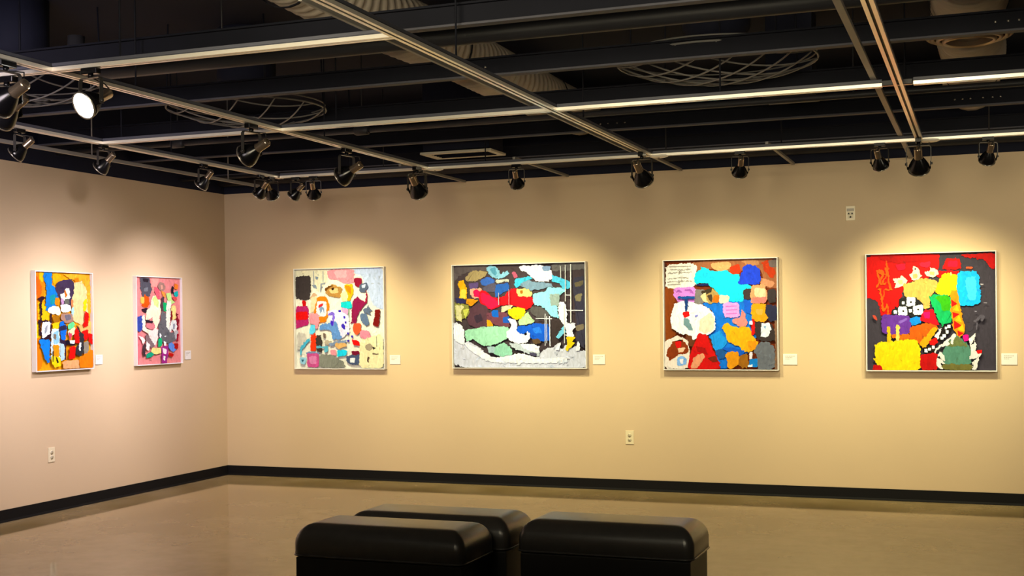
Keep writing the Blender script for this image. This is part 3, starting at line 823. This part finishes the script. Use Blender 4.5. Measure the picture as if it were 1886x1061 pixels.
P_RED = ((80,80),(1082,52),(1065,982),(68,980),'403A3E','''
D81810 80 84 640 75 640 150 620 240 380 300 330 470 260 540 190 550 170 430 80 412
B82820 180 90 520 85 500 130 300 140 200 120
C02818 820 80 1080 60 1075 190 1040 180 1000 110 860 100
D81C28 710 105 815 110 820 185 740 195 680 180
E83848 725 125 795 125 790 170 720 170
D03848 500 140 590 130 570 175 510 170
C83040 310 150 390 145 380 190 330 200
D81810 600 240 660 200 800 205 790 240 680 260
E06848 860 170 910 172 905 185 862 186
F06A18 232 130 242 130 262 300 274 340 258 356 215 348 218 340 258 344 250 300
F06A18 155 200 210 190 218 230 165 330 150 332 200 232 160 214
F06A18 160 215 172 212 190 300 230 300 225 312 182 312
F06A18 225 180 240 182 245 230 205 300 196 290 232 230
F06A18 176 340 190 340 200 420 214 520 200 520 186 420
F06A18 210 350 220 380 200 440 192 430 208 385
F06A18 200 520 232 462 243 462 258 640 240 640 234 490 212 528
FFE8C0 285 265 340 260 350 240 395 270 380 320 340 325 300 340 310 300
F8C890 325 280 360 275 365 305 335 308
FFE8C0 420 230 445 220 450 170 490 180 500 230 520 240 490 270 440 275
F8B878 445 230 480 225 480 260 450 262
402820 460 180 470 180 468 195 460 195
FFE8C0 540 210 580 200 580 175 640 200 645 230 600 255 550 235
F8C080 575 210 615 208 610 235 580 236
F0B86A 370 310 450 290 540 260 630 290 620 340 580 400 560 490 520 495 480 440 390 410
FAD804 640 290 680 230 740 225 785 240 780 380 700 395 620 370
FFF0A0 735 215 745 212 748 235 738 238
38B8F4 800 215 950 210 960 440 930 465 800 475 785 340
60D0FA 850 260 930 250 930 420 870 430
14B464 600 390 730 395 735 600 650 620 590 470 575 430
4CB018 640 400 725 400 725 510 670 520 650 440 610 420
F09C14 735 370 785 360 800 470 840 680 790 720 750 640 735 520
!E01808 738 425 785 460 740 485
!FAC818 780 465 800 520 750 510
!E01808 745 525 800 540 750 575
!FAC818 795 545 815 605 765 590
!E01808 755 590 815 630 755 660
!FAC818 820 620 835 680 780 660
!E01808 780 670 830 690 785 715
20201E 335 425 460 410 520 470 515 545 420 555 275 545 275 510 330 480
FFFFFF 395 410 460 410 457 470 395 480
FFFFFF 325 485 393 480 390 555 325 550
FFFFFF 442 475 520 470 515 540 447 545
FFFFFF 354 442 376 442 376 463 354 463
FFFFFF 287 512 313 512 313 538 287 538
FFFFFF 408 502 432 502 432 526 408 526
201810 418 440 432 440 432 454 418 454
201810 357 511 370 511 370 525 357 525
201810 474 498 488 498 488 512 474 512
6A3A90 190 550 400 555 425 620 410 690 330 705 200 690
8A64B0 320 600 390 570 395 580 340 620
2090D8 410 580 450 560 500 570 495 610 430 630
D81438 505 545 540 505 600 510 610 560 640 630 560 610 500 590
F0186A 520 530 570 520 570 570 530 575
D86A14 420 640 560 615 630 640 590 690 510 800 470 750 410 740
F4B010 490 770 590 650 630 650 540 790 510 810
FFF4E8 600 710 680 630 690 680 630 740
18120E 670 630 740 620 720 690 640 760 640 700
FFFFFF 703 625 728 623 726 648 704 650
FFFFFF 683 640 703 640 702 660 684 660
FFFFFF 690 668 714 668 712 692 690 692
FFFFFF 664 698 690 698 690 722 666 722
FFFFFF 648 716 672 718 670 740 650 740
E01010 560 750 610 725 630 760 600 785 565 780
201810 510 800 600 790 620 830 530 845
FFFFFF 522 812 548 812 547 840 524 840
FFFFFF 552 804 574 804 573 826 553 826
FFFFFF 580 788 604 788 603 812 581 812
E07818 270 700 410 700 400 740 330 745 270 720
FCDC48 140 765 460 745 485 820 480 980 190 980 140 910
F8C040 232 640 260 640 260 757 235 757
F8D878 303 630 330 630 330 748 305 748
C81018 490 860 620 840 620 975 490 975
C01020 120 940 180 945 190 980 110 978
5E8C70 670 820 770 700 870 800 880 930 670 940
707848 690 790 770 710 860 790 790 790
76703E 660 935 880 932 880 975 660 975
F4ECD8 600 825 690 745 755 695 765 705 700 765 720 775 690 790 640 800 610 840
F4ECD8 735 720 760 700 742 775 728 770
F4ECD8 640 830 672 862 680 905 655 900 640 870 625 880
F4ECD8 615 885 650 895 680 930 640 925 665 970 640 968 612 940
F4ECD8 868 735 920 690 915 720 880 790 900 770 912 790 878 800
F4ECD8 885 800 918 740 915 830 960 850 905 890 870 890
F4ECD8 880 930 950 860 935 900 920 965 880 975 900 935
E01880 820 705 860 700 865 745 830 755
FFF8F0 863 735 890 728 892 750 870 755
D82010 920 825 965 820 960 845 930 850
C05040 120 545 150 560 155 590 130 575
5A5458 905 600 960 545 990 560 975 600 960 590 965 565 925 605
5A5458 925 605 940 610 930 670 920 660
8A8488 915 515 932 515 930 525 916 525
C8C0B8 965 303 988 305 985 312 966 310
8A8080 985 448 1012 450 1010 456 986 455
''')
# ---------------------------------------------------------------- paintings
def cha(pts, it=2):
    for _ in range(it):
        q = []
        for i in range(len(pts)):
            a, c = pts[i], pts[(i+1) % len(pts)]
            q += [(a[0]*.87+c[0]*.13, a[1]*.87+c[1]*.13), (a[0]*.13+c[0]*.87, a[1]*.13+c[1]*.87)]
        pts = q
    return pts
def dense(pts, step):
    q = []
    for i in range(len(pts)):
        a, c = pts[i], pts[(i+1) % len(pts)]
        n = max(1, int(math.hypot(c[0]-a[0], c[1]-a[1])/step))
        q += [(a[0]+(c[0]-a[0])*k/n, a[1]+(c[1]-a[1])*k/n) for k in range(n)]
    return q
def canvas_mesh(data, w, h, d, seed, bal):
    TL, TR, BR, BL, base, txt = data
    def inv(px, py):
        u = v = .5
        for _ in range(12):
            X = (1-v)*((1-u)*TL[0]+u*TR[0])+v*((1-u)*BL[0]+u*BR[0]); Y = (1-v)*((1-u)*TL[1]+u*TR[1])+v*((1-u)*BL[1]+u*BR[1])
            xu = (1-v)*(TR[0]-TL[0])+v*(BR[0]-BL[0]); yu = (1-v)*(TR[1]-TL[1])+v*(BR[1]-BL[1])
            xv = (1-u)*(BL[0]-TL[0])+u*(BR[0]-TR[0]); yv = (1-u)*(BL[1]-TL[1])+u*(BR[1]-TR[1])
            D = xu*yv-xv*yu; ex, ey = px-X, py-Y
            u += (ex*yv-ey*xv)/D; v += (xu*ey-yu*ex)/D
        return min(max(u, 0.002), .998), min(max(v, 0.002), .998)
    bm = NB(); lay = bm.loops.layers.float_color.new('paint')
    def col(f, c):
        g = .3*c[0]+.6*c[1]+.1*c[2]; c = [max(0.002, g+(q-g)*1.16) for q in c]
        for lp in f.loops: lp[lay] = (min(c[0]*bal[0], .93), min(c[1]*bal[1], .93), min(c[2]*bal[2], .93), 1)
    box(bm, (-w/2, 0, -h/2), (w/2, -d, h/2), 1)
    bm.faces.ensure_lookup_table()
    for f in bm.faces:
        if f.calc_center_median().y < -d+1e-5: f.material_index = 0
        col(f, lin(base))
    z = d
    rd = random.Random(int(seed*100))
    def jag(pts, am, sd):
        q = []
        for p in pts:
            v1 = Vector((p[0]*.05, p[1]*.05, sd)); v2 = Vector((p[0]*.17, p[1]*.17, sd+5))
            q.append((p[0]+am*noise.noise(v1)+am*.8*noise.noise(v2), p[1]+am*noise.noise(v1+Vector((7, 3, 2)))+am*.8*noise.noise(v2+Vector((7, 3, 2)))))
        return q
    def lay_patch(pts, c):
        nonlocal z
        z += 0.00009
        vs = []; last = None
        for u, v in [inv(*p) for p in pts]:
            q = ((u-.5)*w, -z, (.5-v)*h)
            if last and abs(q[0]-last[0])+abs(q[2]-last[2]) < 1e-5: continue
            vs.append(bm.verts.new(q)); last = q
        if len(vs) < 3: return
        f = bm.faces.new(vs); f.normal_update()
        if f.normal.y > 0: f.normal_flip()
        f.material_index = 0; col(f, c)
        bmesh.ops.triangulate(bm, faces=[f], ngon_method='EAR_CLIP')
    def inside(x, y, P):
        r = False
        for k in range(len(P)):
            a, c = P[k], P[k-1]
            if (a[1] > y) != (c[1] > y) and x < (c[0]-a[0])*(y-a[1])/(c[1]-a[1])+a[0]: r = not r
        return r
    def dabs(P, c, n, big):
        xs = [p[0] for p in P]; ys = [p[1] for p in P]; got = 0
        for _ in range(n*5):
            if got >= n: break
            x_, y_ = rd.uniform(min(xs), max(xs)), rd.uniform(min(ys), max(ys))
            if not inside(x_, y_, P): continue
            got += 1
            a = rd.uniform(0, 3.14); L = rd.uniform(.5, 1)*big; W = L*rd.uniform(.25, .5)
            k = rd.choice((.78, .88, 1.1, 1.2)); t_ = rd.uniform(-.05, .05)
            e = [(x_+L*math.cos(th)*math.cos(a)-W*math.sin(th)*math.sin(a), y_+L*math.cos(th)*math.sin(a)+W*math.sin(th)*math.cos(a)) for th in [q*pi/5 for q in range(10)]]
            lay_patch(jag(e, L*.35, seed+got*3.1), (max(0, min(1, c[0]*k+t_*c[0])), min(1, c[1]*k), max(0, min(1, c[2]*k-t_*c[2]))))
    full = [TL, TR, BR, BL]
    dabs(full, lin(base), 46, 26)
    for ln in txt.strip().splitlines():
        tk = ln.split(); sharp = tk[0].startswith('!'); c = lin(tk[0].lstrip('!'))
        n = list(map(float, tk[1:])); pts = list(zip(n[0::2], n[1::2]))
        wx = max(p[0] for p in pts)-min(p[0] for p in pts); wy = max(p[1] for p in pts)-min(p[1] for p in pts)
        ext = max(wx, wy); thin = min(wx, wy) < 16
        if not sharp:
            mx = sum(p[0] for p in pts)/len(pts); my = sum(p[1] for p in pts)/len(pts)
            if not thin: pts = [(mx+(p[0]-mx)*1.05, my+(p[1]-my)*1.05) for p in pts]
            if len(pts) > 3 and not thin: pts = cha(pts, 1)
            pts = jag(dense(pts, 6), 1.5 if thin else min(9.0, 1.5+ext*0.05), seed)
        lay_patch(pts, c)
        if not sharp and not thin and ext > 60: dabs(pts, c, 2+int(wx*wy/6500), min(22, 5+ext*.07))
    me = bpy.data.meshes.new('canvas'); bm.to_mesh(me); bm.free()
    me.materials.append(M_paint); me.materials.append(M_cside)
    return me, z
def painting(data, w, h, loc, rz, label, seed, bal, d=0.017):
    t = thing('painting', label, 'painting', loc, 'framed abstract paintings'); t.rotation_euler = (0, 0, rz)
    me, z = canvas_mesh(data, w, h, d, seed, bal)
    o = bpy.data.objects.new('canvas', me); C.objects.link(o); o.parent = t
    bm = NB(); fw, D = 0.007, z+0.002
    W, H = w/2+.001, h/2+.001
    box(bm, (-W-fw, 0, -H-fw), (W+fw, -D, -H)); box(bm, (-W-fw, 0, H), (W+fw, -D, H+fw))
    box(bm, (-W-fw, 0, -H), (-W, -D, H)); box(bm, (W, 0, -H), (W+fw, -D, H))
    make('frame', bm, M_frame, t)
    return t
def back_painting(data, x0, x1, z0, z1, label, seed):
    painting(data, x1-x0-.02, z1-z0-.02, ((x0+x1)/2, -0.0005, (z0+z1)/2), 0, label, seed, (0.68, 0.76, 1.08))
def left_painting(data, y0, y1, z0, z1, label, seed):
    painting(data, y1-y0-.02, z1-z0-.02, (0.0005, (y0+y1)/2, (z0+z1)/2), pi/2, label, seed, (0.70, 0.80, 0.82))
left_painting(P_ORANGE, -2.672, -1.994, 1.122, 1.920, 'orange abstract painting with blue and dark purple shapes, left one on the left wall', 1.3)
left_painting(P_PINK, -1.427, -0.757, 1.122, 1.914, 'pink abstract painting with cream and grey patches, nearest the room corner', 2.7)
back_painting(P_CREAM, 0.790, 1.754, 1.040, 2.000, 'cream square abstract painting with a black block at its top left', 3.9)
back_painting(P_DARK, 2.438, 3.715, 1.052, 1.994, 'wide dark abstract painting with a pale snowy lower edge', 4.1)
back_painting(P_BLUE, 4.398, 5.370, 1.044, 1.984, 'blue and brown abstract painting with a cream sheet in its corner', 5.2)
back_painting(P_RED, 6.064, 7.050, 1.042, 1.988, 'red and black abstract painting with a yellow cake shape', 6.6)

# ---------------------------------------------------------------- name cards beside the paintings
def card(loc, rz, w, h, label, seed):
    t = thing('wall_card', label, 'wall label', loc, 'small printed cards beside the paintings'); t.rotation_euler = (0, 0, rz)
    bm = NB(); box(bm, (-w/2, 0, -h/2), (w/2, -0.006, h/2), bevel=0.001); make('card', bm, M_card, t)
    bm = NB(); rd = random.Random(seed); y = h*.26
    for k in range(3):
        x = -w*.34
        e_ = w*(.30 if k == 0 else .12 if k == 1 else -.05)
        while x < e_:
            q = rd.uniform(.006, .013); box(bm, (x, -0.0055, y), (min(x+q, e_+.004), -0.0064, y+0.0055)); x += q+.003
        y -= 0.012
    make('print', bm, M_ink, t)
card((0.0005, -1.886, 1.195), pi/2, 0.088, 0.080, 'small white card at the lower right of the orange painting', 1)
card((0.0005, -0.636, 1.195), pi/2, 0.090, 0.084, 'small white card at the lower right of the pink painting', 2)
card((1.838, -0.0005, 1.131), 0, 0.108, 0.085, 'small white card right of the cream square painting', 3)
card((3.811, -0.0005, 1.135), 0, 0.110, 0.086, 'small white card right of the wide dark painting', 4)
card((5.456, -0.0005, 1.137), 0, 0.116, 0.090, 'small white card right of the blue and brown painting', 5)
card((7.137, -0.0005, 1.140), 0, 0.116, 0.089, 'small white card right of the red and black painting', 6)

# ---------------------------------------------------------------- outlets and the high wall jack
def outlet(loc, rz, label):
    t = thing('wall_outlet', label, 'electrical outlet', loc, 'duplex outlets low on the walls'); t.rotation_euler = (0, 0, rz)
    bm = NB(); box(bm, (-.037, 0, -.0585), (.037, -.006, .0585), bevel=0.0022); make('cover_plate', bm, M_plate, t)
    for s in (-1, 1):
        bm = NB(); lathe(bm, [(0, 0.001), (0.0165, 0.001), (0.0165, -0.0022), (0, -0.0022)], 20, 0, Matrix.Translation((0, -.0065, s*.0195)) @ Matrix.Rotation(-pi/2, 4, 'X'))
        r_ = make('receptacle', bm, M_recept, t)
        bm = NB()
        for dx in (-.0065, .0065): box(bm, (dx-.0014, -.0072, s*.0195+.000), (dx+.0014, -.0094, s*.0195+.009))
        lathe(bm, [(0, 0), (0.0028, 0), (0.0028, 0.001), (0, .001)], 10, 0, Matrix.Translation((0, -.0084, s*.0195-.007)) @ Matrix.Rotation(pi/2, 4, 'X'))
        make('slots', bm, M_hole, r_)
    bm = NB(); lathe(bm, [(0, 0), (0.0035, 0), (0.003, 0.0015), (0, .0018)], 10, 0, Matrix.Translation((0, -.006, 0)) @ Matrix.Rotation(pi/2, 4, 'X')); make('screw', bm, M_rim, t)
outlet((0.0005, -2.470, 0.458), pi/2, 'ivory wall outlet low on the left wall under the orange painting')
outlet((4.080, -0.0005, 0.460), 0, 'ivory wall outlet low on the back wall, right of the wide dark painting')
t = thing('wall_jack', 'ivory jack plate with a grey window high on the wall, above the red painting', 'wall jack', (5.949, -0.0005, 2.323))
bm = NB(); box(bm, (-.037, 0, -.0585), (.037, -.007, .0585), bevel=0.0022); make('cover_plate', bm, M_plate, t)
bm = NB(); box(bm, (-.028, -.007, .016), (.028, -.0095, .038)); o = make('display_window', bm, M_window, t)
bm = NB(); box(bm, (-.022, -.007, -.042), (.022, -.0085, .008), bevel=0.001); j = make('jack_body', bm, M_recept, t)
for dx in (-.0135, .0135):
    bm = NB(); prism(bm, [(dx-.009, -.009), (dx+.009, -.009), (dx+.003, .004), (dx-.003, .004)], 1, -.0085, -.0105); make('port', bm, M_hole, j)
bm = NB(); lathe(bm, [(0, 0), (0.0075, 0), (0.0065, 0.003), (0, .003)], 14, 0, Matrix.Translation((0, -.0085, -.031)) @ Matrix.Rotation(pi/2, 4, 'X')); make('port', bm, M_hole, j)

# ---------------------------------------------------------------- benches
def bench(label, x0, x1, y0, y1, h=0.45):
    t = thing('bench', label, 'bench', ((x0+x1)/2, (y0+y1)/2, 0), 'black leather bench seats')
    a, c = (x1-x0)/2, (y1-y0)/2
    bm = NB(); N = 40
    def ring(dx, z, rr=0.05):
        A, B = a-dx, c-dx; r = max(rr-dx*.5, .02); pts = []
        for q, (sx, sy) in enumerate(((1, 1), (-1, 1), (-1, -1), (1, -1))):
            for k in range(7):
                an = q*pi/2+k*pi/12
                pts.append((sx*(A-r)+r*math.cos(an), sy*(B-r)+r*math.sin(an), z))
        return [bm.verts.new(p) for p in pts]
    prof = [(0.012, h-.17), (0.0, h-.155), (0.0, h-.10)]
    R_ = 0.10
    for k in range(1, 8):
        an = k*pi/14; prof.append((R_*(1-math.cos(an)), h-R_+R_*math.sin(an)*1.0))
    rings = [ring(*p) for p in prof]
    for r1, r2 in zip(rings, rings[1:]):
        n = len(r1)
        for k in range(n): bm.faces.new((r1[k], r1[(k+1) % n], r2[(k+1) % n], r2[k])).smooth = True
    bm.faces.new(rings[-1]).smooth = True; bm.faces.new(rings[0])
    cu = make('seat_cushion', bm, M_leather, t)
    bm = NB(); rg = []
    for z_ in (h-.158,):
        A, B = a+.001, c+.001; r = .05; pts = []
        for q, (sx, sy) in enumerate(((1, 1), (-1, 1), (-1, -1), (1, -1))):
            for k in range(7):
                an = q*pi/2+k*pi/12; pts.append((sx*(A-r)+r*math.cos(an), sy*(B-r)+r*math.sin(an), z_))
        pts.append(pts[0]); tube(bm, pts, .005, 6, caps=False)
    make('piping', bm, M_leather, cu)
    bm = NB(); box(bm, (-a+.015, -c+.015, 0.06), (a-.015, c-.015, h-.17), bevel=.006); make('base', bm, M_benchbase, t)
    for sx in (-1, 1):
        for sy in (-1, 1):
            bm = NB(); tube(bm, [(sx*(a-.07), sy*(c-.07), 0), (sx*(a-.07), sy*(c-.07), .06)], [.018, .025], 14); make('foot', bm, M_benchbase, t)
    return t
bench('black leather bench seat farthest from the viewer, left of its neighbour', 3.66, 4.62, -4.375, -3.945)
bench('black leather bench seat at the right, behind the gap', 4.67, 5.60, -4.375, -3.945)
bench('black leather bench seat closest to the viewer, cut by the bottom edge', 3.60, 4.56, -4.83, -4.40)

# ---------------------------------------------------------------- camera
cam = bpy.data.cameras.new('camera'); co = bpy.data.objects.new('camera', cam); C.objects.link(co)
W_, H_ = 1886, 1061
f_, py, cx, cy, cz, yaw, pitch, roll = 2292.7, 606.0, 6.954, -10.4266, 1.4975, .3624, -.0081, -.0115
c_, s_ = math.cos(yaw), math.sin(yaw)
fw_ = Vector((-s_*math.cos(pitch), c_*math.cos(pitch), math.sin(pitch))); rt = Vector((c_, s_, 0)); up = rt.cross(fw_)
r2 = math.cos(roll)*rt+math.sin(roll)*up; u2 = -math.sin(roll)*rt+math.cos(roll)*up
co.matrix_world = Matrix(((r2.x, u2.x, -fw_.x, cx), (r2.y, u2.y, -fw_.y, cy), (r2.z, u2.z, -fw_.z, cz), (0, 0, 0, 1)))
cam.sensor_fit = 'HORIZONTAL'; cam.sensor_width = 36; cam.lens = 36*f_/W_
cam.shift_y = (py-H_/2)/W_
cam.clip_start = 0.05; cam.clip_end = 100
scene.camera = co

w = bpy.data.worlds.new('world'); scene.world = w; w.use_nodes = True
w.node_tree.nodes['Background'].inputs['Color'].default_value = (0, 0, 0, 1)
vs = scene.view_settings
vs.view_transform = 'Standard'; vs.look = 'None'; vs.gamma = 1.0; vs.use_curve_mapping = False; vs.exposure = -0.1
